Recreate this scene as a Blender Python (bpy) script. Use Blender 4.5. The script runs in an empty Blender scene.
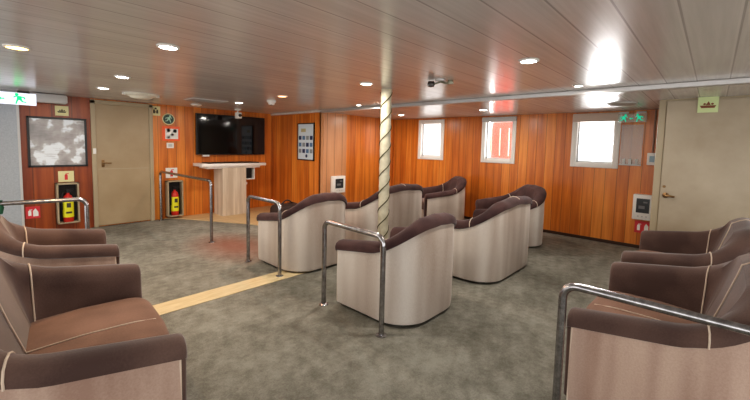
import bpy, bmesh, math, random
from mathutils import Vector, Matrix
random.seed(4)
PI = math.pi
H = 1.47      # eye height
C = 2.12      # ceiling height
COL = bpy.context.scene.collection

# ------------------------------------------------------------------ helpers
def link(o, parent=None):
    COL.objects.link(o)
    if parent is not None:
        o.parent = parent
    return o

def tag(o, label=None, cat=None, group=None, kind=None):
    if label: o['label'] = label
    if cat: o['category'] = cat
    if group: o['group'] = group
    if kind: o['kind'] = kind
    return o

def thing(name, label, cat, loc=(0, 0, 0), rotz=0, group=None):
    o = bpy.data.objects.new(name, None)
    o.empty_display_size = .1
    link(o)
    o.location = loc
    o.rotation_euler = (0, 0, rotz)
    return tag(o, label, cat, group)

class MB:
    def __init__(s):
        s.bm = bmesh.new()
    def box(s, c, d, bev=0, seg=2, rot=None):
        r = bmesh.ops.create_cube(s.bm, size=1)
        vs = r['verts']
        for v in vs:
            v.co = Vector((v.co.x * d[0], v.co.y * d[1], v.co.z * d[2]))
        if bev:
            es = list({e for v in vs for e in v.link_edges})
            r = bmesh.ops.bevel(s.bm, geom=es, offset=bev, segments=seg, profile=.5, affect='EDGES')
            vs = list({v for f in r['faces'] for v in f.verts} | {v for v in vs if v.is_valid})
        for v in vs:
            if rot is not None: v.co = rot @ v.co
            v.co += Vector(c)
        return s
    def bx(s, a, b, bev=0, seg=2):
        a, b = Vector(a), Vector(b)
        d = b - a
        return s.box((a + b) / 2, (abs(d.x), abs(d.y), abs(d.z)), bev, seg)
    def tube(s, pts, r, n=10, caps=True, radii=None):
        pts = [Vector(p) for p in pts]
        rings = []
        t0 = (pts[1] - pts[0]).normalized()
        up = Vector((0, 0, 1)) if abs(t0.z) < .9 else Vector((1, 0, 0))
        nrm = (up - t0 * up.dot(t0)).normalized()
        for i, p in enumerate(pts):
            a = pts[max(i - 1, 0)]; b = pts[min(i + 1, len(pts) - 1)]
            t = (b - a).normalized()
            nrm = (nrm - t * nrm.dot(t)).normalized()
            bi = t.cross(nrm)
            rr = radii[i] if radii else r
            rings.append([s.bm.verts.new(p + (nrm * math.cos(2 * PI * k / n) + bi * math.sin(2 * PI * k / n)) * rr) for k in range(n)])
        for i in range(len(rings) - 1):
            for k in range(n):
                s.bm.faces.new((rings[i][k], rings[i][(k + 1) % n], rings[i + 1][(k + 1) % n], rings[i + 1][k]))
        if caps:
            s.bm.faces.new(rings[0][::-1]); s.bm.faces.new(rings[-1])
        return s
    def lathe(s, prof, c=(0, 0, 0), n=24, M=None, ring=False):
        rings = []
        for (r, z) in prof:
            ring = []
            for k in range(n):
                a = 2 * PI * k / n
                v = Vector((max(r, 1e-4) * math.cos(a), max(r, 1e-4) * math.sin(a), z))
                if M is not None: v = M @ v
                ring.append(s.bm.verts.new(v + Vector(c)))
            rings.append(ring)
        for i in range(len(rings) - 1):
            for k in range(n):
                s.bm.faces.new((rings[i][k], rings[i][(k + 1) % n], rings[i + 1][(k + 1) % n], rings[i + 1][k]))
        if ring:
            for k in range(n):
                s.bm.faces.new((rings[-1][k], rings[-1][(k + 1) % n], rings[0][(k + 1) % n], rings[0][k]))
        else:
            s.bm.faces.new(rings[0][::-1]); s.bm.faces.new(rings[-1])
        return s
    def grid(s, rows, close_rows=False, cap=False):
        vs = [[s.bm.verts.new(p) for p in r] for r in rows]
        m = len(rows[0])
        for i in range(len(vs) - 1):
            rng = range(m) if close_rows else range(m - 1)
            for k in rng:
                s.bm.faces.new((vs[i][k], vs[i][(k + 1) % m], vs[i + 1][(k + 1) % m], vs[i + 1][k]))
        if cap:
            s.bm.faces.new(vs[0][::-1]); s.bm.faces.new(vs[-1])
        return s
    def prism(s, pts, f, h, off=0.0):
        """flat outline pts (a,b) mapped by f(a,b,c), thickness h"""
        a = [s.bm.verts.new(f(p[0], p[1], off)) for p in pts]
        b = [s.bm.verts.new(f(p[0], p[1], off + h)) for p in pts]
        s.bm.faces.new(a[::-1]); s.bm.faces.new(b)
        n = len(pts)
        for i in range(n):
            s.bm.faces.new((a[i], a[(i + 1) % n], b[(i + 1) % n], b[i]))
        return s
    def build(s, name, mat, parent=None, smooth=False):
        bmesh.ops.recalc_face_normals(s.bm, faces=s.bm.faces)
        me = bpy.data.meshes.new(name)
        s.bm.to_mesh(me); s.bm.free()
        if smooth:
            for p in me.polygons: p.use_smooth = True
            try: me.set_sharp_from_angle(angle=math.radians(42))
            except Exception: pass
        me.materials.append(mat)
        return link(bpy.data.objects.new(name, me), parent)

def copy_tree(o, parent=None):
    c = o.copy(); COL.objects.link(c); c.parent = parent
    for ch in [k for k in bpy.data.objects if k.parent == o]:
        copy_tree(ch, c)
    return c

# ------------------------------------------------------------------ materials
def nd(nt, t, **kw):
    n = nt.nodes.new(t)
    for k, v in kw.items():
        setattr(n, k, v)
    return n

def mat(name, col, rough=.5, metal=0, spec=.5, emit=None, es=0, sheen=0, alpha=1, trans=0, coat=0):
    m = bpy.data.materials.new(name); m.use_nodes = True
    b = m.node_tree.nodes['Principled BSDF']
    b.inputs['Base Color'].default_value = (*col, 1)
    b.inputs['Roughness'].default_value = rough
    b.inputs['Metallic'].default_value = metal
    b.inputs['Specular IOR Level'].default_value = spec
    b.inputs['Alpha'].default_value = alpha
    b.inputs['Transmission Weight'].default_value = trans
    b.inputs['Coat Weight'].default_value = coat
    if sheen:
        b.inputs['Sheen Weight'].default_value = sheen
        b.inputs['Sheen Roughness'].default_value = .4
    if emit:
        b.inputs['Emission Color'].default_value = (*emit, 1)
        b.inputs['Emission Strength'].default_value = es
    return m

def mth(nt, op, a, b=None, c=None):
    n = nd(nt, 'ShaderNodeMath', operation=op)
    for i, x in enumerate((a, b, c)):
        if x is None: continue
        if isinstance(x, (int, float)): n.inputs[i].default_value = x
        else: nt.links.new(x, n.inputs[i])
    return n.outputs[0]

def noise(nt, vec, scale, detail=4, rough=.6, sc=(1, 1, 1)):
    mp = nd(nt, 'ShaderNodeMapping'); mp.inputs['Scale'].default_value = sc
    nt.links.new(vec, mp.inputs[0])
    n = nd(nt, 'ShaderNodeTexNoise'); n.inputs['Scale'].default_value = scale
    n.inputs['Detail'].default_value = detail; n.inputs['Roughness'].default_value = rough
    nt.links.new(mp.outputs[0], n.inputs['Vector'])
    return n.outputs['Fac']

def ramp(nt, fac, stops):
    r = nd(nt, 'ShaderNodeValToRGB')
    el = r.color_ramp.elements
    while len(el) < len(stops): el.new(.5)
    for e, (p, c) in zip(el, stops):
        e.position = p; e.color = (*c, 1)
    nt.links.new(fac, r.inputs[0])
    return r.outputs[0]

def mixc(nt, fac, a, b, bt='MIX'):
    n = nd(nt, 'ShaderNodeMix', data_type='RGBA', blend_type=bt)
    for i, x in ((0, fac), (6, a), (7, b)):
        if isinstance(x, (int, float)): n.inputs[i].default_value = x
        elif isinstance(x, tuple): n.inputs[i].default_value = (*x, 1)
        else: nt.links.new(x, n.inputs[i])
    return n.outputs[2]

def bump(nt, b, h, strength=.3, dist=.01):
    n = nd(nt, 'ShaderNodeBump'); n.inputs['Strength'].default_value = strength
    n.inputs['Distance'].default_value = dist
    nt.links.new(h, n.inputs['Height']); nt.links.new(n.outputs[0], b.inputs['Normal'])

def planks(name, axis, width, stops, rough=.35, grain_sc=(14, 14, .6), var=.25, seam=.03, seam_dark=.45, metal=0, off=0.0, spec=.5):
    """boards side by side along `axis`; grain stretched by grain_sc"""
    m = mat(name, (.5, .5, .5), rough, metal, spec); nt = m.node_tree; b = nt.nodes['Principled BSDF']
    tc = nd(nt, 'ShaderNodeTexCoord'); v = tc.outputs['Object']
    sp = nd(nt, 'ShaderNodeSeparateXYZ'); nt.links.new(v, sp.inputs[0])
    a = mth(nt, 'ADD', mth(nt, 'DIVIDE', sp.outputs[axis], width), off + 100)
    fr = mth(nt, 'FRACT', a)
    idx = mth(nt, 'FLOOR', a)
    wn = nd(nt, 'ShaderNodeTexWhiteNoise', noise_dimensions='1D'); nt.links.new(idx, wn.inputs['W'])
    g = noise(nt, v, 1.0, 6, .65, grain_sc)
    g2 = noise(nt, v, 1.3, 2, .5, (1, 1, 1))
    f = mth(nt, 'ADD', g, mth(nt, 'MULTIPLY', mth(nt, 'SUBTRACT', wn.outputs['Value'], .5), var))
    f = mth(nt, 'ADD', f, mth(nt, 'MULTIPLY', mth(nt, 'SUBTRACT', g2, .5), .25))
    c = ramp(nt, f, stops)
    d = mth(nt, 'MINIMUM', fr, mth(nt, 'SUBTRACT', 1, fr))
    s = mth(nt, 'LESS_THAN', d, seam)
    c = mixc(nt, mth(nt, 'MULTIPLY', s, seam_dark), c, (.03, .015, .008))
    nt.links.new(c, b.inputs['Base Color'])
    hgt = mth(nt, 'SUBTRACT', 1, s)
    bump(nt, b, hgt, .4, .004)
    return m

WST = [(.30, (.47, .125, .018)), (.5, (.64, .20, .030)), (.72, (.78, .30, .055))]
M_woodY = planks('orange_wood_y', 1, .155, WST, .3)
M_woodX = planks('orange_wood_x', 0, .155, WST, .3)
M_woodLit = planks('lit_wood', 0, .2, [(.3, (.55, .26, .12)), (.7, (.72, .40, .22))], .28)  # light and gloss on the column painted in as a paler wood tone
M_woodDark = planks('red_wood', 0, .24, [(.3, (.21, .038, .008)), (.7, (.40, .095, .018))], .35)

def ceiling_mat():
    m = mat('ceiling_planks', (.4, .36, .33), .28, .12); nt = m.node_tree; b = nt.nodes['Principled BSDF']
    tc = nd(nt, 'ShaderNodeTexCoord'); v = tc.outputs['Object']
    sp = nd(nt, 'ShaderNodeSeparateXYZ'); nt.links.new(v, sp.inputs[0])
    a = mth(nt, 'ADD', mth(nt, 'DIVIDE', sp.outputs[1], .215), 100.27)
    fr = mth(nt, 'FRACT', a)
    wn = nd(nt, 'ShaderNodeTexWhiteNoise', noise_dimensions='1D'); nt.links.new(mth(nt, 'FLOOR', a), wn.inputs['W'])
    g = noise(nt, v, 1.0, 6, .7, (.7, 22, 1))
    g2 = noise(nt, v, .7, 3, .5, (.8, 2.5, 1))
    f = mth(nt, 'ADD', mth(nt, 'MULTIPLY', g, .6), mth(nt, 'MULTIPLY', g2, .4))
    f = mth(nt, 'ADD', f, mth(nt, 'MULTIPLY', mth(nt, 'SUBTRACT', wn.outputs['Value'], .5), .1))
    c = ramp(nt, f, [(.3, (.58, .56, .545)), (.5, (.67, .65, .635)), (.7, (.77, .75, .74))])
    d = mth(nt, 'MINIMUM', fr, mth(nt, 'SUBTRACT', 1, fr))
    s = mth(nt, 'LESS_THAN', d, .022)
    s2 = mth(nt, 'LESS_THAN', mth(nt, 'ABSOLUTE', mth(nt, 'SUBTRACT', fr, .05)), .02)
    c = mixc(nt, mth(nt, 'MULTIPLY', s, .4), c, (.12, .10, .09))
    c = mixc(nt, mth(nt, 'MULTIPLY', s2, .5), c, (.75, .72, .70))
    nt.links.new(c, b.inputs['Base Color'])
    nt.links.new(mth(nt, 'ADD', mth(nt, 'MULTIPLY', g, .16), .15), b.inputs['Roughness'])
    bump(nt, b, mth(nt, 'ADD', mth(nt, 'MULTIPLY', g, .1), mth(nt, 'SUBTRACT', 1, s)), .12, .004)
    return m
M_ceil = ceiling_mat()

def carpet_mat():
    m = mat('carpet', (.1, .1, .09), .95, 0, .15); nt = m.node_tree; b = nt.nodes['Principled BSDF']
    tc = nd(nt, 'ShaderNodeTexCoord'); v = tc.outputs['Object']
    big = noise(nt, v, 1.1, 5, .65, (1, 1, 1))
    mid = noise(nt, v, 9, 5, .75, (1, 1, 1))
    fine = noise(nt, v, 90, 3, .8)
    f = mth(nt, 'ADD', mth(nt, 'ADD', mth(nt, 'MULTIPLY', big, .45), mth(nt, 'MULTIPLY', mid, .4)), mth(nt, 'MULTIPLY', fine, .22))
    c = ramp(nt, f, [(.38, (.115, .108, .085)), (.50, (.205, .195, .162)), (.63, (.33, .32, .275))])
    # reddish reflected light painted into the carpet in front of the screen
    sp = nd(nt, 'ShaderNodeSeparateXYZ'); nt.links.new(v, sp.inputs[0])
    dx = mth(nt, 'DIVIDE', mth(nt, 'SUBTRACT', sp.outputs[0], 2.35), .55)
    dy = mth(nt, 'DIVIDE', mth(nt, 'SUBTRACT', sp.outputs[1], 4.9), .9)
    r = mth(nt, 'SQRT', mth(nt, 'ADD', mth(nt, 'MULTIPLY', dx, dx), mth(nt, 'MULTIPLY', dy, dy)))
    msk = nd(nt, 'ShaderNodeMapRange'); msk.inputs[1].default_value = 1.15; msk.inputs[2].default_value = .2
    msk.inputs[3].default_value = 0; msk.inputs[4].default_value = .75
    nt.links.new(r, msk.inputs[0])
    c = mixc(nt, msk.outputs[0], c, (.26, .10, .065))
    nt.links.new(c, b.inputs['Base Color'])
    bump(nt, b, mth(nt, 'ADD', fine, mid), .6, .01)
    return m
M_carpet = carpet_mat()

def fabric(name, dark, light, sc=1.6, rough=.8, sheen=.35, stretch=(1, 1, 1), fine=120, det=2):
    m = mat(name, dark, rough, 0, .25, sheen=sheen); nt = m.node_tree; b = nt.nodes['Principled BSDF']
    tc = nd(nt, 'ShaderNodeTexCoord'); v = tc.outputs['Object']
    g = noise(nt, v, sc, det, .5, stretch)
    w = noise(nt, v, fine, 2, .7)
    f = mth(nt, 'ADD', mth(nt, 'MULTIPLY', g, .8), mth(nt, 'MULTIPLY', w, .2))
    nt.links.new(ramp(nt, f, [(.35, dark), (.65, light)]), b.inputs['Base Color'])
    bump(nt, b, w, .25, .003)
    return m
M_uph = fabric('brown_velour', (.075, .043, .036), (.15, .092, .074), 3, sheen=.4)
M_seat = fabric('brown_seat_velour', (.15, .078, .05), (.28, .155, .105), 3, sheen=.15)
M_cap = fabric('plum_velour', (.045, .022, .022), (.10, .052, .048), 4, sheen=.12)
M_shell = fabric('taupe_shell_fabric', (.33, .24, .185), (.76, .71, .65), 1.0, .5, .15, (3.2, 3.2, .3), 160)
M_shellR = fabric('warm_taupe_shell_fabric', (.34, .22, .17), (.56, .42, .34), 1.0, .6, .15, (6, 6, .6))
M_pipe = mat('cream_piping', (.62, .50, .40), .6)
M_black = mat('black_plinth', (.015, .012, .012), .6)
M_steel = mat('brushed_steel', (.42, .41, .42), .25, 1)
nt = M_steel.node_tree
tc = nd(nt, 'ShaderNodeTexCoord')
g = noise(nt, tc.outputs['Object'], 30, 3, .6)
nt.links.new(ramp(nt, g, [(.3, (.26, .25, .26)), (.7, (.5, .49, .5))]), nt.nodes['Principled BSDF'].inputs['Base Color'])
M_white = mat('white_plastic', (.78, .77, .74), .4)
M_offwhite = mat('off_white_metal', (.55, .55, .54), .4)
M_silver = mat('silver_strip', (.55, .54, .53), .35, .6)
def speckle(name, a, b_, sc=8, rough=.5, metal=0, stretch=(1, 1, 1)):
    m = mat(name, a, rough, metal); nt = m.node_tree
    tc = nd(nt, 'ShaderNodeTexCoord')
    g = noise(nt, tc.outputs['Object'], sc, 5, .6, stretch)
    nt.links.new(ramp(nt, g, [(.3, a), (.7, b_)]), nt.nodes['Principled BSDF'].inputs['Base Color'])
    return m
M_door = speckle('beige_door_paint', (.34, .255, .15), (.42, .33, .21), 1.5, .35)
M_door2 = speckle('beige_door_paint_right', (.35, .28, .19), (.46, .39, .29), 1.5, .35)
M_frame = mat('beige_frame_paint', (.40, .33, .22), .4)
M_greywall = speckle('grey_panel_paint', (.36, .39, .42), (.46, .49, .52), 60, .6)
M_pine = planks('pale_floor_wood', 0, .35, [(.3, (.50, .35, .17)), (.7, (.66, .50, .29))], .4, (2, 14, 1), .1, .01, .3)
M_edge = speckle('pale_wood_edge', (.58, .45, .24), (.72, .60, .38), 6, .45, 0, (1, 6, 1))
M_podium = planks('pale_podium_wood', 0, .14, [(.3, (.52, .43, .33)), (.7, (.78, .70, .58))], .45, (12, 12, .8), .3, .012, .2)
M_top = mat('podium_top_laminate', (.78, .74, .70), .35)
M_screen = mat('screen_glass', (.003, .003, .004), .08, 0, .5, coat=.3)
M_blackpl = mat('black_plastic', (.012, .012, .013), .4)
M_brass = mat('dark_brass', (.22, .13, .06), .35, .9)
M_red = mat('red_paint', (.55, .03, .02), .35)
M_redsign = mat('red_sign_print', (.62, .04, .05), .5)
M_orange = mat('orange_plastic', (.85, .13, .03), .45)
M_yellow = mat('yellow_label', (.75, .72, .02), .5)
M_cream = mat('luminescent_cream', (.72, .68, .38), .5)
M_creamG = mat('pale_green_sign', (.62, .72, .38), .5)
M_icon = mat('dark_icon_ink', (.06, .05, .03), .6)
M_icred = mat('brown_icon_ink', (.22, .07, .03), .6)
M_green = mat('green_sign_glow', (.0, .45, .10), .5, emit=(.0, .75, .16), es=.9)
M_teal = mat('teal_sign_ink', (.02, .50, .30), .5, emit=(.0, .5, .3), es=.35)
M_signlit = mat('lit_sign_white', (.75, .77, .85), .4, emit=(.8, .85, 1), es=.35)
M_acryl = mat('clear_acrylic', (.85, .90, .88), .1, alpha=.28)
M_lens = mat('lamp_lens', (.9, .9, .9), .4, emit=(1, .96, .9), es=14)
M_lensY = mat('warm_lamp_lens', (.9, .7, .2), .4, emit=(1, .62, .16), es=6)
M_lensR = mat('orange_lamp_lens', (.9, .4, .2), .4, emit=(1, .38, .16), es=4)
M_poleg = speckle('pale_green_wrap', (.40, .36, .25), (.66, .62, .48), 7, .6)
M_cord = mat('dark_cord', (.07, .055, .02), .7)
M_glass = mat('window_glass', (.95, .98, 1), .02, alpha=.12)
M_alu = mat('window_frame_white', (.80, .78, .74), .4)
M_blind = mat('window_blind_fabric', (.62, .50, .42), .7)

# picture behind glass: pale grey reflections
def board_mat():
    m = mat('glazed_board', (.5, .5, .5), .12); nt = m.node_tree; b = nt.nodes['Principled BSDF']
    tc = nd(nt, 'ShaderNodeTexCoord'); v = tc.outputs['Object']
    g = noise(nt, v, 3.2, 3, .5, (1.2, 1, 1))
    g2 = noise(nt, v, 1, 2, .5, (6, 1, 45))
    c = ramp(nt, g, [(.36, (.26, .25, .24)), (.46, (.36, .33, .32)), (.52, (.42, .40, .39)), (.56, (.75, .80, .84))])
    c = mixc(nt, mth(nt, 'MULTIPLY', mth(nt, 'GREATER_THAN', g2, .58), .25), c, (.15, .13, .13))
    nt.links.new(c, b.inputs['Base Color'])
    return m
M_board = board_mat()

# ------------------------------------------------------------------ the room
WX = 6.72          # window wall
TY = 7.45          # screen wall
def struct(name, mb, m, parent=None, smooth=False):
    o = mb.build(name, m, parent, smooth)
    if parent is None: o['kind'] = 'structure'
    return o

struct('floor', MB().bx((-3.2, -3.2, -.1), (WX + .1, TY + .1, 0)), M_carpet)
struct('ceiling', MB().bx((-3.2, -3.2, C), (4.48, TY + .1, C + .1)), M_ceil)
struct('ceiling_far', MB().bx((4.48, -3.2, C - .035), (WX + .1, TY + .1, C + .1)), M_ceil)
struct('wall_screen', MB().bx((.36, TY, 0), (4.6, TY + .1, C)), M_woodX)
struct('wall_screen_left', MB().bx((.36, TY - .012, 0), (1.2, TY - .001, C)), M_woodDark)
struct('wall_grey', MB().bx((-3.2, TY - .03, 0), (.34, TY + .1, C)), M_greywall)
struct('trim_1', MB().bx((.335, TY - .04, 0), (.365, TY, C), .004), M_offwhite)
struct('wall_return', MB().bx((4.52, 5.68, 0), (4.62, TY, C)), M_woodY)
struct('wall_column', MB().bx((4.52, 5.58, 0), (5.12, 5.72, C - .03), .006), M_woodLit)
struct('wall_far', MB().bx((5.12, 5.64, 0), (WX + .1, 5.76, C)), M_woodX)
WINS = [(4.27, 4.90, 1.20, 2.055), (2.72, 3.36, 1.20, 2.055), (1.10, 1.74, 1.21, 2.055)]
w = MB()
ys = [5.68]
for a, b_, z0, z1 in WINS: ys += [b_, a]
ys.append(.5)
for i in range(0, len(ys), 2):
    w.bx((WX, ys[i + 1], 0), (WX + .12, ys[i], C))
for a, b_, z0, z1 in WINS:
    w.bx((WX, a, 0), (WX + .12, b_, z0)); w.bx((WX, a, z1), (WX + .12, b_, C))
struct('wall_window', w, M_woodY)
struct('baseboard_window', MB().bx((WX - .012, .5, 0), (WX, 5.64, .05), .003), mat('dark_base', (.05, .02, .01), .5))
for i, (a, b_, z0, z1) in enumerate(WINS):
    f = MB()
    t = .06
    for q in (((WX - .02, a - .02, z0 - .02), (WX + .10, a + t, z1)), ((WX - .02, b_ - t, z0 - .02), (WX + .10, b_ + .02, z1)),
              ((WX - .018, a + t, z0 - .02), (WX + .098, b_ - t, z0 + t)), ((WX - .018, a + t, z1 - t * 1.5), (WX + .098, b_ - t, z1))):
        f.bx(*q, bev=.006)
    fo = struct('window_%d' % (i + 1), f, M_alu, smooth=True)
    MB().bx((WX + .07, a + .05, z0 + .05), (WX + .076, b_ - .05, z1 - .05)).build('pane', M_glass, fo)
    g = MB()
    for q in (((WX + .05, a + t, z0 + t), (WX + .09, a + t + .02, z1 - t)), ((WX + .05, b_ - t - .02, z0 + t), (WX + .09, b_ - t, z1 - t)),
              ((WX + .05, a + t, z0 + t), (WX + .09, b_ - t, z0 + t + .02))):
        g.bx(*q, bev=.003)
    g.build('window_sash', M_offwhite, fo)
# rolled blind boxes above the right and middle windows
f3 = [o for o in bpy.data.objects if o.name == 'window_3'][0]
MB().bx((WX - .05, 1.09, 1.93), (WX + .02, 1.75, 2.06), .01).build('blind', M_blind, f3)
f2 = [o for o in bpy.data.objects if o.name == 'window_2'][0]
MB().bx((WX - .035, 2.70, 1.975), (WX + .02, 3.38, 2.06), .01).build('blind', M_offwhite, f2)
# right wall with the big beige door
struct('wall_door', MB().bx((5.52, .44, 0), (WX + .1, .50, C)), M_frame)
struct('wall_right', MB().bx((5.50, -3.2, 0), (5.62, .50, C)), M_frame)
struct('trim_2', MB().bx((5.49, .445, 0), (5.53, .515, C - .04), .004), M_frame)
dr = struct('door_1', MB().bx((5.475, -.75, .02), (5.50, .44, C - .06), .004), M_door2)
h = MB()
h.lathe([(.0, 0), (.032, 0), (.032, .012), (.012, .02), (.012, .05), (0, .05)], (5.475, .385, .96), 16, Matrix.Rotation(-PI / 2, 3, 'Y'))
h.tube([(5.43, .385, .96), (5.425, .36, .958), (5.425, .30, .95)], .011, 8)
h.build('door_handle', M_brass, dr, True)
MB().lathe([(0, 0), (.016, 0), (.014, .008), (0, .008)], (5.475, .405, 1.06), 14, Matrix.Rotation(-PI / 2, 3, 'Y')).build('keyhole', M_brass, dr, True)
# left door in the screen wall
fr = MB()
fr.bx((1.19, TY - .05, 0), (1.25, TY, 2.09), .004); fr.bx((2.02, TY - .05, 0), (2.08, TY, 2.09), .004); fr.bx((1.19, TY - .05, 2.04), (2.08, TY, 2.1), .004)
d2 = struct('door_2', MB().bx((1.25, TY - .035, .02), (2.02, TY - .008, 2.04), .003), M_door)
fr.build('door_frame', M_frame, d2)
h = MB()
h.bx((1.315, TY - .045, 1.0), (1.355, TY - .035, 1.12), .003)
h.tube([(1.335, TY - .035, 1.07), (1.335, TY - .08, 1.07), (1.36, TY - .09, 1.07), (1.44, TY - .09, 1.065)], .010, 8)
h.build('door_handle', M_brass, d2, True)
MB().bx((1.27, TY - .04, .96), (2.0, TY - .034, .975)).build('shade_line', M_frame, d2)  # thin strip added in place of a shading line across the door
MB().bx((1.205, TY - .06, 1.22), (1.245, TY - .05, 1.31), .003).build('latch_plate', M_white, d2)

# floor inlays
struct('trim_3', MB().bx((-3.2, 3.31, 0), (2.62, 3.55, .006), .002), M_edge)
fp = [(2.25, TY), (2.45, 7.25), (2.75, 6.75), (3.15, 6.05), (3.5, 5.3), (3.6, 4.9), (4.52, 4.9), (4.52, TY)]
struct('floor_wood_platform', MB().prism(fp, lambda a, b_, c: Vector((a, b_, c)), .012), M_pine)
# ceiling joint strip
struct('trim_4', MB().bx((4.455, -3.2, C - .05), (4.505, 5.6, C), .006), M_silver)

# ------------------------------------------------------------------ sofas
def sofa_path(w, d, r):
    """outer U outline front-right -> back -> front-left with arclength and inward normal"""
    pts = []
    L = d - r
    n = 12
    for i in range(n):
        t = i / n; pts.append((w / 2, d - L * t, -1, 0, L * t))
    n2 = 12
    for i in range(n2):
        a = PI / 2 * i / n2
        pts.append((w / 2 - r + r * math.cos(a), r - r * math.sin(a), -math.cos(a), math.sin(a), L + r * a))
    s0 = L + r * PI / 2
    B = w - 2 * r
    n3 = 12
    for i in range(n3 + 1):
        pts.append((w / 2 - r - B * i / n3, 0, 0, 1, s0 + B * i / n3))
    tot = 2 * s0 + B
    left = [(-x, y, -nx, ny, tot - s) for (x, y, nx, ny, s) in pts[:n + n2]][::-1]
    return pts + left, tot, s0

def smooth(t):
    t = max(0, min(1, t)); return t * t * (3 - 2 * t)

def make_sofa(name, label, cat, w, d, group, shell, uph, seatm, double):
    root = thing(name, label, cat, group=group)
    r = .30
    path, tot, s0 = sofa_path(w, d, r)
    HA, HB = .595, .885
    def hh(s):
        s = min(s, tot - s)
        crown = .02 * smooth((s - s0) / .3)
        return HA + .15 * min(s, .5) + (HB - HA - .075) * smooth((s - .42) / .55) + crown
    def kk(s):    # 0 on arms, 1 on back
        s = min(s, tot - s); return smooth((s - .25) / .6)
    def sec(p, e=0.0):
        x, y, nx, ny, s = p
        h = hh(s); k = kk(s)
        tb = .15 + .12 * k
        w0 = .125 + .02 * k
        prof = [(.03, .10), (.005, h - .085), (-.018, h - .075), (-.022, h - .045), (-.010, h - .015), (.025, h + .004), (.065, h + .008),
                (.10, h - .006), (w0, h - .035), (w0 + .012, h - .09), (w0 + .02 + .05 * k, (h - .09 + .40) / 2), (tb + .01, .40), (tb + .02, .30), (tb, .10)]
        out = []
        for i, (t, z) in enumerate(prof):
            if e:
                # push outwards along an approximate local normal
                a = prof[max(i - 1, 0)]; b_ = prof[min(i + 1, len(prof) - 1)]
                dt, dz = b_[0] - a[0], b_[1] - a[1]
                l = math.hypot(dt, dz) or 1
                t += -dz / l * e; z += dt / l * e
            out.append(Vector((x + nx * t, y + ny * t, z)))
        return out
    # seam positions
    sa = d - r + .02
    iA = min(range(len(path)), key=lambda i: abs(path[i][4] - sa))
    iB = len(path) - 1 - iA
    def rounded(seg, first):
        """taper the two end sections a little so the front of an arm is rounded"""
        rows = [sec(p) for p in seg]
        return rows
    def arm(seg, flip):
        rows = [sec(p) for p in seg]
        if flip: rows = rows[::-1]
        # front end: extra shrunken rows
        f = rows[0]
        cx = sum(v.x for v in f) / len(f)
        ex = []
        for sc_, dy in ((.72, .028), (.92, .018)):
            ex.append([Vector((cx + (v.x - cx) * sc_, v.y + dy, .10 + (v.z - .10) * (1 - (1 - sc_) * .16))) for v in f])
        rows = ex + rows
        return MB().grid(rows, True, True)
    arm(path[:iA + 1], False).build('armrest', uph, root, True)
    arm(path[iB:], True).build('armrest', uph, root, True)
    bk = MB().grid([sec(p) for p in path[iA:iB + 1]], True, True).build('backrest', uph, root, True)
    # shell
    rows = []
    for p in path:
        x, y, nx, ny, s = p; h = hh(s)
        q = [(.035, .03), (.006, .03), (0, .06), (-.004, (h - .08) * .55), (0, h - .078), (.035, h - .07)]
        rows.append([Vector((x + nx * t, y + ny * t, z)) for t, z in q])
    shl = MB().grid(rows, True, True).build('shell', shell, root, True)
    # plinth
    MB().bx((-w / 2 + .13, .13, 0), (w / 2 - .13, d - .08, .05)).build('plinth', M_black, root)
    # front panel
    MB().bx((-w / 2 + .04, d - .06, .035), (w / 2 - .04, d - .015, .30), .01).build('front_panel', shell, root, True)
    # seat cushion
    sw = w / 2 - .15; y0 = .17; y1 = d + .035
    cy = (y0 + y1) / 2; hy = (y1 - y0) / 2; zt, zb = .435, .26
    def sg(c, e): return math.copysign(abs(c) ** e, c)
    NU, NV = 48, 16
    rows = []
    for i in range(NV + 1):
        ph = -PI / 2 + PI * i / NV
        row = []
        for j in range(NU):
            th = 2 * PI * j / NU
            cp = sg(math.cos(ph), .32)
            X = cp * sg(math.cos(th), .22); Y = cp * sg(math.sin(th), .28)
            Z = sg(math.sin(ph), .45)
            yy = cy + hy * Y
            if Y > 0: yy += .03 * Y * (1 - X * X)
            zz = (zt + zb) / 2 + (zt - zb) / 2 * Z + (.012 * (1 - X * X) if Z > 0 else 0)
            zz -= .025 * max(0, -Y) * (Z > 0)
            row.append(Vector((sw * X, yy, zz)))
        rows.append(row)
    sc = MB().grid(rows, True, True).build('seat_cushion', seatm, root, True)
    # piping
    def pipe(pts, rr=.0045, par=None):
        MB().tube(pts, rr, 6).build('piping', M_pipe, par or root, True)
    pipe(sec(path[iA], .003)[2:12], par=bk); pipe(sec(path[iB], .003)[2:12], par=bk)
    if double:
        mid = [p for p in path if abs(p[0]) < 1e-4 and p[1] == 0]
        if mid: pipe(sec(mid[0], .003)[4:12], par=bk)
        cp = []
        for i in range(15):
            t = i / 14
            cp.append((0, y0 + .06 + (y1 - y0 - .08) * t, zt + .013 - .025 * max(0, 1 - 2.2 * t) * .8 - .012 * smooth((t - .8) / .2)))
        cp += [(0, y1 + .018, zt - .035), (0, y1 + .029, zt - .07), (0, y1 + .026, zt - .12)]
        pipe(cp, par=sc)
    for sx in (-1, 1):
        x = sx * (w / 2 - .002)
        pipe([(x, d - .002, .04), (x, d - .002, .25), (x, d - .002, hh(0) - .085)], .005, shl)
    # welt where the cap meets the shell
    return root

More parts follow.
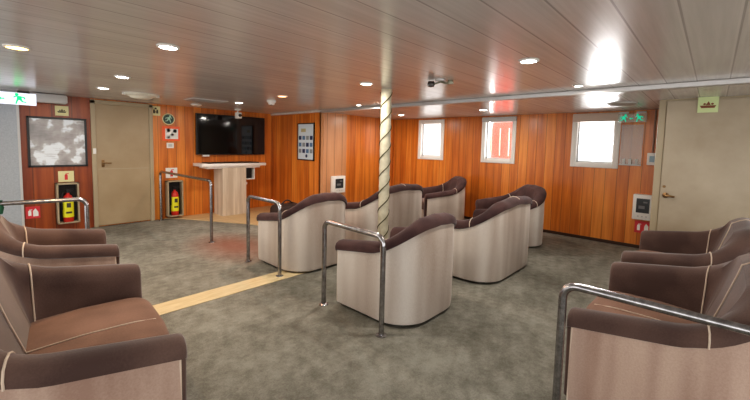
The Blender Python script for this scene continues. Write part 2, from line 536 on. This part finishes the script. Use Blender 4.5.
DB = .80
GA = 'tub armchairs and sofas in rows'
def place(o, x0, x1, ya, label, face='y'):
    o['label'] = label
    if face == 'y':
        o.location = ((x0 + x1) / 2, ya, 0); o.rotation_euler = (0, 0, 0)
    else:   # faces +x ; x0 = back x ; ya..x1 along y
        o.location = (x0, (ya + x1) / 2, 0); o.rotation_euler = (0, 0, -PI / 2)
    return o
single = make_sofa('tub_armchair', 'x', 'armchair', .88, .80, GA, M_shell, M_cap, M_uph, False)
double = make_sofa('tub_sofa', 'x', 'sofa', 1.26, .80, GA, M_shell, M_cap, M_uph, True)
warm = make_sofa('tub_sofa', 'x', 'sofa', 1.26, .80, GA, M_shellR, M_uph, M_seat, True)
warm1 = make_sofa('tub_armchair', 'x', 'armchair', .80, .80, GA, M_shellR, M_uph, M_seat, False)
place(single, 2.15, 3.03, 1.64, 'pale tub armchair with plum top behind the middle steel rail, nearest of the central seats')
place(copy_tree(single), 2.26, 3.14, 3.24, 'pale tub armchair with plum top beside the wooden floor strip, left of the pole')
place(double, 3.52, 4.78, 1.60, 'wide pale tub sofa with plum top seen from behind, right of the nearest central armchair')
place(copy_tree(double), 3.5, 4.76, 3.24, 'wide pale tub sofa with plum top directly behind the cord-wrapped pole')
dd = place(copy_tree(single), 4.72, 5.52, 1.66, 'pale tub armchair by the wood wall between the middle and right windows')
dd2 = place(copy_tree(single), 5.2, 6.0, 3.32, 'pale tub armchair below the leftmost window, furthest seat from the foreground')
dd.location = (5.96, 2.02, 0); dd.rotation_euler[2] = math.radians(50)
dd2.location = (6.36, 3.58, 0); dd2.rotation_euler[2] = math.radians(50)
place(warm, 2.13, 3.39, -.30, 'brown tub sofa with taupe side in the right foreground behind the steel rail')
wd2 = place(copy_tree(warm), 3.72, 4.98, -.30, 'brown tub sofa in front of the large beige door at the right')
ll = place(make_sofa('tub_sofa', 'x', 'sofa', 1.32, .80, GA, M_shellR, M_uph, M_seat, True), -.26, 3.02, 1.66, 'large brown tub sofa in the left foreground with piped seat', 'x')
place(warm1, -.10, 4.36, 3.52, 'brown tub armchair at the left edge behind the foreground sofa', 'x')

ll.location = (-.175, 2.39, 0); ll.rotation_euler[2] = math.radians(-96)
warm1.location = (-.08, 3.96, 0); warm1.rotation_euler[2] = math.radians(-93)

# ------------------------------------------------------------------ steel rails
def rail(a, b_, z, label, r=.021):
    a, b_ = Vector((*a, 0)), Vector((*b_, 0))
    t = thing('steel_handrail', label, 'handrail', a, 0, 'steel handrails')
    d = (b_ - a); L = d.length; u = d / L
    R = .07
    pts = [Vector((0, 0, .0)), Vector((0, 0, z * .5)), Vector((0, 0, z - R))]
    for i in range(1, 7):
        an = PI / 2 * i / 6
        pts.append(u * (R - R * math.cos(an)) + Vector((0, 0, z - R + R * math.sin(an))))
    pts.append(u * (L / 2) + Vector((0, 0, z)))
    for i in range(0, 7):
        an = PI / 2 * i / 6
        pts.append(u * (L - R + R * math.sin(an)) + Vector((0, 0, z - R + R * math.cos(an))))
    pts += [u * L + Vector((0, 0, z * .5)), u * L]
    # split into post / top rail / post
    MB().tube(pts[:3], r, 14).build('post', M_steel, t, True)
    MB().tube(pts[2:-2], r, 14, False).build('top_rail', M_steel, t, True)
    MB().tube(pts[-3:], r, 14).build('post', M_steel, t, True)
    for p in (Vector((0, 0, 0)), u * L):
        MB().lathe([(0, 0), (.042, 0), (.042, .006), (.03, .012), (0, .012)], p, 20).build('floor_flange', M_steel, t, True)
    return t
rail((2.21, 5.28), (2.17, 7.36), .90, 'steel handrail between the left door and the podium')
rail((2.17, 3.42), (2.17, 4.12), .815, 'steel handrail in front of the armchair left of the pole')
rail((2.04, 1.79), (2.07, 2.53), .775, 'steel handrail in front of the nearest central armchair')
rail((2.085, .54), (2.085, -1.6), .755, 'steel handrail running across the right foreground')
rail((.70, 4.72), (-.7, 4.95), .845, 'steel handrail crossing in front of the wall extinguisher at the left edge')

# ------------------------------------------------------------------ the cord-wrapped pole
px, py = 3.22, 2.84
t = thing('wrapped_pole', 'pale green wrapped round pole with dark spiral cord from floor to ceiling', 'pole', (px, py, 0))
prof = [(.062, 0)]
N = 60
for i in range(N + 1):
    z = .02 + (C - .04) * i / N
    prof.append((.062 + .003 * math.sin(i * 2.1), z))
prof.append((.062, C))
MB().lathe(prof, (0, 0, 0), 24).build('wrapping', M_poleg, t, True)
turn = .40
for st in (0, PI):
    pts = []
    n = int(C / turn * 24)
    for i in range(n):
        z = .01 + (C - .03) * i / n
        a = 2 * PI * z / turn + 1.0 + st
        pts.append((.065 * math.cos(a), .065 * math.sin(a), z))
    MB().tube(pts, .0065, 6).build('cord', M_cord, t, True)
MB().lathe([(0, 0), (.085, 0), (.085, .01), (.07, .02), (0, .02)], (0, 0, 0), 24).build('base_ring', M_steel, t, True)

# ------------------------------------------------------------------ screen, podium, things near the screen wall
t = thing('television', 'large black flat television on the orange wood wall', 'television', (3.55, TY - .005, 1.2))
MB().bx((-.735, -.07, 0), (.735, -.03, .81), .006).build('casing', M_blackpl, t)
MB().bx((-.72, -.0735, .018), (.72, -.0695, .795), .001).build('screen', M_screen, t)
MB().bx((-.3, -.03, .2), (.3, 0, .6)).build('wall_bracket', M_blackpl, t)
MB().bx((-.62, -.11, -.035), (-.50, -.03, .0), .008).build('webcam', M_white, t, True)

t = thing('podium', 'pale wood-grain podium with long laminate top below the television', 'podium', (3.34, 7.1, 0))
MB().bx((-.21, -.16, 0), (.28, .24, .96), .006).build('body', M_podium, t)
tp = MB()
tp.bx((-.60, -.18, .985), (.72, .28, 1.045), .012); tp.bx((-.50, -.14, .945), (.60, .24, .99), .01)
tp.build('top', M_top, t, True)
MB().bx((-.46, -.12, 1.045), (.58, .2, 1.06), .004).build('inlay', M_blackpl, t)
sh = MB()
sh.bx((.28, -.1, .70), (.50, .16, .72), .004); sh.bx((.48, -.1, .70), (.50, .16, .95), .004)
sh.build('side_bracket', M_white, t)
MB().bx((.29, -.04, .725), (.46, .14, .93), .008).build('side_box', M_blackpl, t, True)
MB().lathe([(0, 0), (.03, 0), (.03, .03), (0, .04)], (.285, -.1, .63), 14, Matrix.Rotation(PI / 2, 3, 'X')).build('lock', M_white, t, True)

t = thing('storage_bag', 'low dark brown bag lying on the wood floor near the podium', 'bag', (3.80, 5.75, .012))
rows = []
for i in range(13):
    ph = -PI / 2 + PI * i / 12
    row = []
    for j in range(28):
        th = 2 * PI * j / 28
        cp = abs(math.cos(ph)) ** .6
        sx = math.copysign(abs(math.cos(th)) ** .6, math.cos(th)); sy = math.copysign(abs(math.sin(th)) ** .6, math.sin(th))
        zz = math.copysign(abs(math.sin(ph)) ** .6, math.sin(ph))
        row.append(Vector((.30 * cp * sx, .2 * cp * sy, .17 + .17 * zz + .02 * math.sin(3 * th) * cp * (zz > 0))))
    rows.append(row)
MB().grid(rows, True, True).build('bag_body', mat('dark_bag_cloth', (.035, .016, .012), .7), t, True)
MB().tube([(-.12 + .24 * i / 10, 0, .33 + .07 * math.sin(PI * i / 10)) for i in range(11)], .012, 8).build('handle', M_blackpl, t, True)

# ---- plaques on the screen wall (x, z) ----
def on_T(y=TY):     # local frame: a to the right, b up, c out of the wall
    return lambda a, b_, c: Vector((a, -c, b_))
def circ(cx, cy, r, n=16): return [(cx + r * math.cos(2 * PI * i / n), cy + r * math.sin(2 * PI * i / n)) for i in range(n)]
def rect(x0, y0, x1, y1): return [(x0, y0), (x1, y0), (x1, y1), (x0, y1)]

def plaque(name, label, cat, loc, rotz, w_, h_, base, icons, th=.008, group=None):
    """flat sign; its face looks along local -y. icons: list of (part, material, [outlines])"""
    t = thing(name, label, cat, loc, rotz, group)
    f = on_T()
    MB().prism(rect(-w_ / 2, -h_ / 2, w_ / 2, h_ / 2), f, th, 0).build('plate', base, t)
    for nm, m_, outs in icons:
        k = MB()
        for o_ in outs: k.prism(o_, f, .0015, th)
        k.build(nm, m_, t)
    return t
def runner(cx, cy, s, flip=1):
    P = lambda L: [(cx + flip * s * a, cy + s * b_) for a, b_ in L]
    return [circ(cx + flip * s * .18, cy + s * .40, s * .12),
            P([(-.10, .26), (.14, .28), (.20, .0), (.02, -.08), (-.14, .02)]),
            P([(.10, .26), (.38, .10), (.42, .16), (.18, .34)]),
            P([(-.08, .26), (-.34, .18), (-.38, .02), (-.30, .0), (-.26, .12), (-.06, .16)]),
            P([(.02, .0), (.20, -.04), (.30, -.42), (.20, -.44), (.12, -.16)]),
            P([(-.12, .04), (.04, -.04), (-.14, -.26), (-.42, -.30), (-.42, -.22), (-.20, -.18)])]
def jacket(cx, cy, s):
    P = lambda L: [(cx + s * a, cy + s * b_) for a, b_ in L]
    return [circ(cx, cy + .36 * s, .13 * s), P([(-.3, .2), (-.1, .22), (-.08, -.3), (-.32, -.3)]), P([(.1, .22), (.3, .2), (.32, -.3), (.08, -.3)]), P([(-.1, -.05), (.1, -.05), (.1, -.16), (-.1, -.16)])]
def dinghy(cx, cy, s):
    P = lambda L: [(cx + s * a, cy + s * b_) for a, b_ in L]
    return [P([(-.42, -.05), (.42, -.05), (.34, -.22), (-.34, -.22)]), P([(-.12, -.03), (.14, -.03), (.02, .24)]), circ(cx - .18 * s, cy + .05 * s, .07 * s), circ(cx + .22 * s, cy + .05 * s, .07 * s)]
def arrow(cx, cy, s, flip=1):
    return [[(cx + flip * s * a, cy + s * b_) for a, b_ in L] for L in ([(-.4, -.1), (.1, -.1), (.1, .1), (-.4, .1)], [(.1, -.3), (.45, 0), (.1, .3)])]
def extpic(cx, cy, s):
    P = lambda L: [(cx + s * a, cy + s * b_) for a, b_ in L]
    return [P([(-.14, -.4), (.14, -.4), (.14, .18), (.06, .28), (-.06, .28), (-.14, .18)]), P([(-.05, .3), (.24, .3), (.24, .38), (-.05, .38)])]
def lines(x0, y0, x1, n, dy, th):
    return [rect(x0, y0 - i * dy, x1 - (.12 * (x1 - x0) if i % 2 else 0), y0 - i * dy + th) for i in range(n)]

S = TY - .001
plaque('safety_sign', 'cream pictogram sign above the framed board', 'sign', (.84, S - .013, 1.885), 0, .16, .15, M_cream, [('pictogram', M_icon, dinghy(0, 0, .13))])
plaque('safety_sign', 'cream sign with red extinguisher pictogram below the framed board', 'sign', (.86, S - .013, .865), 0, .19, .17, M_cream, [('pictogram', M_redsign, extpic(0, 0, .13))])
plaque('safety_sign', 'small red and white sign low on the wall at the left', 'sign', (.46, S - .013, .34), 0, .16, .18, M_redsign,
       [('pictogram', M_white, extpic(-.035, 0, .12) + [[(.0, -.06), (.06, -.06), (.06, .0), (.03, .06), (.0, .02)]])])
plaque('safety_sign', 'cream life jacket pictogram sign hanging at the top right corner of the left door', 'sign', (2.14, S, 1.995), 0, .15, .17, M_cream, [('pictogram', M_icon, jacket(0, -.005, .13))])
t = thing('safety_sign', 'round dark green sign with pale figure left of the television', 'sign', (2.35, S, 1.86))
f = on_T()
MB().prism(circ(0, 0, .105, 24), f, .008).build('rim', M_cream, t)
MB().prism(circ(0, 0, .09, 24), f, .002, .008).build('face', mat('dark_green_print', (.01, .06, .04), .4), t)
k = MB()
for o_ in runner(0, 0, .14): k.prism(o_, f, .0015, .010)
k.build('figure', mat('pale_mint_print', (.5, .75, .6), .5), t)
plaque('fire_alarm_sign', 'orange-red framed white fire notice with dark dots left of the television', 'sign', (2.39, S, 1.595), 0, .30, .27, M_orange,
       [('notice', M_white, [rect(-.10, -.10, .12, .09)]), ('pictogram', M_icon, [circ(-.045, .06, .03, 10), circ(.065, .05, .035, 10)]), ('red_print', M_redsign, [circ(0.02, -.02, .025, 10), rect(-.07, -.09, -.02, -.05)])])
plaque('wall_switch', 'small white switch plate below the orange fire notice', 'switch', (2.37, S, 1.375), 0, .12, .10, M_white, [('rocker', M_offwhite, [rect(-.035, -.025, .035, .025)])], .012)
plaque('safety_sign', 'white sign with red extinguisher symbol above the right extinguisher box', 'sign', (2.385, S, .86), 0, .20, .19, M_white, [('pictogram', M_redsign, extpic(-.0, 0, .17))])

def ext_box(x, z0, z1, w_, label):
    t = thing('fire_extinguisher_cabinet', 'silver framed ' + label, 'cabinet', (x, S - .012, z0))
    hgt = z1 - z0
    MB().bx((-w_ / 2, -.02, 0), (w_ / 2, 0, hgt)).build('back_panel', M_black, t)
    k = MB(); q = .022
    k.bx((-w_ / 2, -.15, 0), (-w_ / 2 + q, 0, hgt), .004); k.bx((w_ / 2 - q, -.15, 0), (w_ / 2, 0, hgt), .004)
    k.bx((-w_ / 2, -.15, hgt - q), (w_ / 2, 0, hgt), .004); k.bx((-w_ / 2, -.15, 0), (w_ / 2, 0, q), .004)
    k.build('frame', M_frame, t)
    e = thing('fire_extinguisher', 'red fire extinguisher with yellow label inside the ' + label, 'extinguisher', (x, S - .105, z0 + q), 0, 'fire extinguishers')
    MB().lathe([(0, 0), (.058, 0), (.066, .012), (.066, hgt * .56), (.05, hgt * .64), (.022, hgt * .68), (.022, hgt * .72), (0, hgt * .72)], (0, 0, 0), 24).build('cylinder', M_red, e, True)
    MB().lathe([(.067, hgt * .12), (.0685, hgt * .12), (.0685, hgt * .52), (.067, hgt * .52)], (0, 0, 0), 24, None, True).build('label_band', M_yellow, e, True)
    k = MB(); k.box((0, -.069, hgt * .42), (.05, .004, .07)); k.box((0, -.069, hgt * .24), (.07, .004, .03))
    k.build('label_print', M_icon, e)
    k = MB(); k.box((.0, 0, hgt * .75), (.03, .04, .05), .004); k.box((.02, -.02, hgt * .80), (.10, .02, .014), .004); k.box((.02, -.02, hgt * .76), (.09, .02, .012), .004)
    k.build('valve_handle', M_blackpl, e)
    MB().tube([(-.015, 0, hgt * .74), (-.06, -.02, hgt * .72), (-.078, -.03, hgt * .6), (-.076, -.03, hgt * .3)], .009, 8).build('hose', M_blackpl, e, True)
ext_box(.86, .14, .77, .27, 'extinguisher box under the framed board')
ext_box(2.40, .05, .72, .27, 'extinguisher box beside the podium')

t = thing('framed_board', 'black framed glazed notice board on the dark red wall at the left', 'framed board', (.785, S - .012, 1.40))
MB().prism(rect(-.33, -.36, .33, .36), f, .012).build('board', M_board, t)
k = MB(); a, b_, q = .35, .38, .028
k.bx((-a, -.03, -b_), (-a + q, 0, b_), .004); k.bx((a - q, -.03, -b_), (a, 0, b_), .004); k.bx((-a, -.03, b_ - q), (a, 0, b_), .004); k.bx((-a, -.03, -b_), (a, 0, -b_ + q), .004)
k.build('frame', M_blackpl, t)

# lit exit sign hanging at the left
def exit_sign(label, loc, rotz, w_, h_, plate, ink, th=.03, hang=.0):
    t = thing('exit_sign', label, 'exit sign', loc, rotz, 'running figure exit signs')
    MB().bx((-w_ / 2, 0, -h_ / 2), (w_ / 2, th, h_ / 2), .004).build('panel', plate, t)
    g = lambda a_, b2, c: Vector((a_, -c, b2))
    for nm, outs in (('figure', runner(-w_ * .30, -.005, h_ * .95)), ('arrow', arrow(-w_ * .03, -.01, h_ * .42, -1)), ('figure', runner(w_ * .24, -.005, h_ * .95, -1))):
        k = MB()
        for o_ in outs: k.prism(o_, g, .002, .0005)
        k.build(nm, ink, t)
    for s_ in (-.3, .3):
        MB().bx((w_ * s_ - .06, .005, h_ / 2), (w_ * s_ + .06, th - .005, h_ / 2 + .03), .003).build('hanger', M_blackpl if plate is M_signlit else M_offwhite, t)
    return t
exit_sign('glowing white and green exit sign hanging at the left edge', (.20, 6.95, 1.985), 0, .64, .16, M_signlit, M_green)
t = thing('light_housing', 'plain off-white rectangular housing under the ceiling beside the glowing exit sign', 'housing', (.68, 7.30, 2.045))
MB().bx((-.20, -.08, -.065), (.20, .08, .065), .01).build('housing', M_offwhite, t, True)
MB().bx((.195, -.06, -.05), (.21, .06, .05), .004).build('end_cap', M_white, t)

# infographic poster on the return wall (faces -x)
t = plaque('framed_poster', 'black framed pale blue poster with rows of small pictures', 'poster', (4.515, 6.145, 1.505), -PI / 2, .56, .76, mat('poster_paper', (.62, .70, .76), .3), [], .014)
ff = on_T()
k = MB(); a, b_, q = .28, .38, .02
for r_ in (rect(-a, -b_, -a + q, b_), rect(a - q, -b_, a, b_), rect(-a, b_ - q, a, b_), rect(-a, -b_, a, -b_ + q)): k.prism(r_, ff, .022)
k.build('frame', M_blackpl, t)
cols = [mat('print_navy', (.02, .03, .10), .4), mat('print_blue', (.10, .20, .35), .4), mat('print_grey', (.25, .28, .30), .4)]
for r_i, zz in enumerate((.08, -.06, -.19)):
    for c_i in range(4):
        x = -.19 + c_i * .125
        MB().prism(rect(x - .045, zz - .04, x + .045, zz + .04), ff, .0015, .014).build('picture', cols[(r_i + c_i) % 3], t)
MB().prism(rect(-.16, .20, .0, .27), ff, .0015, .014).build('heading', mat('print_ochre', (.5, .45, .25), .4), t)
MB().prism(circ(.03, -.29, .035, 12), ff, .0015, .014).build('emblem', cols[0], t)

# white framed boxes with dark faces
def wall_box(label, loc, rotz, w_, h_):
    t = thing('wall_control_box', label, 'control box', loc, rotz, 'white framed wall boxes')
    MB().bx((-w_ / 2, -.09, -h_ / 2), (w_ / 2, 0, h_ / 2), .012).build('casing', M_white, t, True)
    MB().bx((-w_ * .32, -.093, -h_ * .22), (w_ * .32, -.088, h_ * .34), .002).build('display', mat('dark_display', (.05, .055, .06), .15), t)
    k = MB(); k.box((-w_ * .05, -.094, .0), (w_ * .3, .003, h_ * .12)); k.box((w_ * .12, -.094, h_ * .2), (w_ * .2, .003, h_ * .06))
    k.build('display_figures', mat('dim_display_grey', (.16, .16, .17), .4), t)
    k = MB()
    for i in range(3): k.box((-w_ * .2 + w_ * .2 * i, -.092, -h_ * .36), (w_ * .08, .004, h_ * .05))
    k.build('buttons', M_offwhite, t)
    return t
wall_box('white framed control box with dark face on the lit wood column', (4.86, 5.578, .66), 0, .33, .34)
plaque('red_panel', 'narrow red panel behind the control box on the lit column', 'panel', (5.04, 5.579, .64), 0, .06, .26, M_redsign, [], .01)
wall_box('white framed control box with dark face low beside the large beige door', (WX - .001, .72, .64), -PI / 2, .25, .38)
plaque('safety_sign', 'red and white sign below the control box beside the large beige door', 'sign', (WX - .001, .71, .33), -PI / 2, .20, .18, M_redsign,
       [('pictogram', M_white, extpic(-.05, 0, .13) + [[(.02, -.06), (.07, -.06), (.07, .02), (.04, .06), (.02, .02)]])])
plaque('safety_sign', 'pale green lifeboat pictogram sign at the top of the large beige door', 'sign', (5.472, .085, 2.0), -PI / 2, .17, .17, M_creamG, [('pictogram', M_icred, dinghy(0, 0, .16))])
exit_sign('clear acrylic exit sign with teal figures beside the right window', (WX - .10, .93, 1.965), -PI / 2, .36, .13, M_acryl, M_teal, .012)
t = thing('acrylic_leaflet_rack', 'clear acrylic rack under the acrylic exit sign beside the right window', 'rack', (WX - .001, .93, 1.25))
MB().bx((-.03, -.14, 0), (0, .14, .02), .003).build('shelf', M_offwhite, t)
MB().bx((-.006, -.14, 0), (0, .14, .62), .001).build('back_plate', M_acryl, t)
for i in range(3):
    MB().box((-.018, -.08 + .08 * i, .06), (.012, .035, .08), .002).build('clip', M_offwhite, t)
t = thing('switch_box', 'small grey switch box with conduit beside the large beige door', 'switch box', (WX - .001, .66, 1.36))
MB().bx((-.05, -.06, -.09), (0, .06, .09), .008).build('casing', M_white, t, True)
MB().box((-.053, 0, 0), (.006, .06, .09), .002).build('plate', mat('grey_switch', (.3, .42, .5), .4), t)
MB().tube([(-.02, .0, .09), (-.02, .0, .35), (-.02, .0, .72)], .012, 8).build('conduit', mat('grey_conduit', (.33, .22, .16), .5), t, True)
MB().tube([(-.03, -.04, .17), (-.05, -.06, .2), (-.05, -.11, .16)], .02, 8).build('red_hook', M_red, t, True)

# dark box with orange end between the left seats
t = thing('storage_box', 'low dark grey box with orange end between the two left seats', 'box', (.30, 3.29, 0))
MB().bx((-.30, -.15, .0), (.30, .13, .43), .015).build('case', mat('dark_grey_box', (.045, .05, .055), .5), t, True)
MB().bx((.30, -.13, .28), (.325, .11, .425), .008).build('orange_end', M_orange, t, True)
MB().bx((-.31, -.16, .42), (.31, .14, .45), .01).build('lid', mat('dark_grey_lid', (.07, .08, .085), .4), t, True)
t = thing('hanging_pouch', 'small dark green cloth pouch on the steel rail at the left edge', 'pouch', (.06, 4.83, .84))
k = MB()
k.lathe([(0, -.1), (.035, -.09), (.045, -.03), (.03, .0), (.028, .02), (.04, .035), (0, .04)], (0, 0, 0), 14)
k.build('cloth', mat('dark_green_cloth', (.01, .08, .04), .8), t, True)

# ------------------------------------------------------------------ ceiling fittings
def downlight(x, y, lens, label, z=C, r=.055, power=6, col=(1, .93, .84)):
    t = thing('ceiling_downlight', label, 'ceiling light', (x, y, z), 0, 'round recessed ceiling lights')
    MB().lathe([(r, 0), (r + .018, 0), (r + .016, -.008), (r, -.01)], (0, 0, 0), 24, None, True).build('rim', M_white, t, True)
    MB().lathe([(0, -.002), (r, -.002), (r, -.006), (0, -.007)], (0, 0, 0), 24).build('lens', lens, t, True)
    l = bpy.data.lights.new('downlight_lamp', 'AREA'); l.shape = 'DISK'; l.size = .12; l.energy = power; l.color = col
    o = bpy.data.objects.new('downlight_lamp', l); link(o, t); o.location = (0, 0, -.02)
    return t
downlight(.19, 3.76, M_lensY, 'warm yellow round ceiling light at the left edge', r=.06, col=(1, .7, .4))
downlight(.90, 2.83, M_lens, 'large bright round ceiling light in the upper left, nearest the camera')
downlight(1.01, 4.56, M_lens, 'bright ceiling light further of the pair above the left door, on the right')
downlight(1.07, 5.79, M_lens, 'bright ceiling light closest to the left door')
downlight(2.90, 5.80, M_lens, 'white ceiling light above the television')
downlight(2.85, 4.44, M_lensR, 'orange glowing ceiling light right of the smoke detector', col=(1, .5, .3))
downlight(2.79, 2.75, M_lens, 'ceiling light just left of the wrapped pole')
downlight(2.77, 1.05, M_lens, 'bright ceiling light above the central seats, right of the twin spot fitting')
downlight(5.70, 4.62, M_lens, 'small ceiling light above the leftmost window', z=C - .035)
downlight(5.55, 2.79, M_lens, 'small ceiling light above the middle window', z=C - .035)
downlight(4.12, 1.05, M_lens, 'small ceiling light beside the silver ceiling strip', r=.035)
downlight(4.2, 4.3, M_lens, 'small faint ceiling light left of the pole near the silver strip', r=.035)

t = thing('smoke_detector', 'round white smoke detector on the ceiling right of the television', 'detector', (3.08, 5.10, C))
MB().lathe([(0, 0), (.07, 0), (.07, -.02), (.05, -.035), (.045, -.06), (0, -.062)], (0, 0, 0), 24).build('body', M_white, t, True)
MB().lathe([(0, -.06), (.018, -.06), (.015, -.07), (0, -.07)], (.0, 0, 0), 12).build('sensor', M_blackpl, t, True)
t = thing('smoke_detector', 'flat round speaker disc on the ceiling beside the acrylic exit sign', 'speaker', (5.65, .92, C - .035))
MB().lathe([(0, 0), (.16, 0), (.16, -.01), (.12, -.035), (0, -.04)], (0, 0, 0), 28).build('grille', mat('grey_grille', (.42, .38, .33), .5), t, True)
MB().lathe([(.16, 0), (.175, 0), (.17, -.012), (.16, -.012)], (0, 0, 0), 28, None, True).build('rim', M_offwhite, t, True)
t['category'] = 'speaker'; t.name = 'ceiling_speaker'
t = thing('ceiling_lamp', 'oval cream surface lamp on the ceiling above the left door', 'ceiling light', (1.56, 6.05, C))
rows = []
for z, s_ in ((0, 1), (-.02, 1.0), (-.035, .75), (-.06, .6), (-.07, .4)):
    rows.append([Vector((.21 * s_ * math.cos(2 * PI * i / 28), .14 * s_ * math.sin(2 * PI * i / 28), z)) for i in range(28)])
MB().grid(rows, True, True).build('diffuser', mat('cream_diffuser', (.75, .72, .62), .5), t, True)
MB().bx((-.23, -.02, -.03), (-.19, .02, 0), .005).build('clip', M_white, t); MB().bx((.19, -.02, -.03), (.23, .02, 0), .005).build('clip', M_white, t)
t = thing('twin_spot_fitting', 'dark lensed ceiling fitting with small metal bracket in the middle of the ceiling', 'spotlight', (3.07, 2.01, C))
MB().lathe([(0, 0), (.05, 0), (.05, -.012), (0, -.015)], (0, 0, 0), 20).build('base', M_silver, t, True)
MB().lathe([(0, 0), (.03, -.005), (.038, -.03), (.03, -.055), (0, -.062)], (-.03, .085, -.005), 18).build('lens', mat('dark_lens', (.03, .02, .015), .2), t, True)
k = MB(); k.tube([(0, 0, -.012), (.03, -.04, -.03), (.05, -.085, -.03)], .010, 8); k.tube([(0, 0, -.02), (-.02, .05, -.035)], .008, 8); k.box((.05, -.085, -.022), (.03, .05, .04), .004)
k.build('bracket', mat('pewter', (.28, .27, .2), .35, .7), t, True)
# white bracket camera above the television
t = thing('wall_camera', 'small white box camera hanging from the ceiling above the television', 'camera', (3.45, 6.95, C))
MB().bx((-.05, -.05, -.03), (.05, .05, 0), .004).build('mount', M_white, t)
MB().tube([(0, 0, -.02), (0, 0, -.07)], .015, 8).build('stem', M_white, t)
MB().box((.0, -.02, -.13), (.09, .13, .12), .012).build('body', M_white, t, True)
MB().lathe([(0, 0), (.03, 0), (.026, .03), (0, .03)], (0, -.085, -.13), 16, Matrix.Rotation(PI / 2, 3, 'X')).build('lens', M_blackpl, t, True)
t = thing('ceiling_vent', 'flat grey rectangular grille in the ceiling in front of the television', 'vent', (2.45, 6.0, C))
MB().bx((-.28, -.18, -.008), (.28, .18, 0), .002).build('frame', M_offwhite, t)
k = MB()
for i in range(9): k.bx((-.25, -.15 + i * .035, -.013), (.25, -.135 + i * .035, -.008))
k.build('slats', mat('vent_slats', (.35, .33, .31), .5), t)
t = thing('ceiling_vent', 'small white oval disc on the ceiling left of the television', 'vent', (2.62, 6.85, C))
MB().lathe([(0, 0), (.09, 0), (.09, -.012), (.05, -.03), (0, -.03)], (0, 0, 0), 24).build('disc', M_white, t, True)

# ------------------------------------------------------------------ outside the windows
t = thing('lifeboat', 'bright orange lifeboat hull seen through the middle window', 'lifeboat', (8.1, 3.46, 1.6))
rows = []
for i in range(15):
    u = -1 + 2 * i / 14
    s_ = max(.05, (1 - abs(u) ** 2.6)) ** .5
    rows.append([Vector((.35 * s_ * math.cos(2 * PI * j / 20), .38 * u, .75 * s_ * math.sin(2 * PI * j / 20))) for j in range(20)])
MB().grid(rows, True, True).build('hull', mat('lifeboat_orange_glow', (.75, .07, .03), .4, emit=(1, .12, .05), es=.2), t, True)  # extra brightness put into the hull as emission; the boat is no lamp
k = MB()
for i in range(3): k.tube([(-.36, -.2 + .2 * i, -.3), (-.37, -.2 + .2 * i, .3)], .012, 6)
k.build('grab_lines', M_white, t)

# ------------------------------------------------------------------ light
wd = bpy.data.worlds.new('World'); bpy.context.scene.world = wd; wd.use_nodes = True
nt = wd.node_tree
bg = nt.nodes['Background']; bg.inputs[1].default_value = 1.15
tc = nd(nt, 'ShaderNodeTexCoord'); sp = nd(nt, 'ShaderNodeSeparateXYZ'); nt.links.new(tc.outputs['Generated'], sp.inputs[0])
nt.links.new(ramp(nt, mth(nt, 'ADD', mth(nt, 'MULTIPLY', sp.outputs[2], .5), .5), [(0, (.55, .50, .46)), (.5, (1.0, .98, .96)), (1, (.95, .98, 1.0))]), bg.inputs[0])
for i, (a, b_, z0, z1) in enumerate(WINS):
    l = bpy.data.lights.new('window_daylight', 'AREA'); l.shape = 'RECTANGLE'; l.size = 1.3; l.size_y = 1.3; l.energy = 85; l.color = (.98, .99, 1)
    o = link(bpy.data.objects.new('window_daylight', l)); o.location = (9.2, (a + b_) / 2, 1.75)
    o.rotation_euler = (0, PI / 2, 0)

# ------------------------------------------------------------------ camera
cam = bpy.data.cameras.new('camera'); co = link(bpy.data.objects.new('camera', cam))
f, cyp, pit, rol, yaw = 363.24, 172.77, .076, .0234, .7487
cam.sensor_width = 36; cam.sensor_fit = 'HORIZONTAL'; cam.lens = f / 750 * 36
cam.shift_y = -(200 - cyp) / 750
cam.clip_start = .02
fwd = Vector((math.cos(yaw) * math.cos(pit), math.sin(yaw) * math.cos(pit), -math.sin(pit)))
rt = Vector((math.sin(yaw), -math.cos(yaw), 0)); up = rt.cross(fwd)
# roll
c_, s_ = math.cos(rol), math.sin(rol)
rx = rt * c_ + up * s_; ux = up * c_ - rt * s_
M = Matrix((rx, ux, -fwd)).transposed().to_4x4()
M.translation = Vector((0, 0, H))
co.matrix_world = M
bpy.context.scene.camera = co
vs = bpy.context.scene.view_settings
vs.view_transform = 'Standard'; vs.look = 'Medium High Contrast'; vs.exposure = .97; vs.gamma = 1
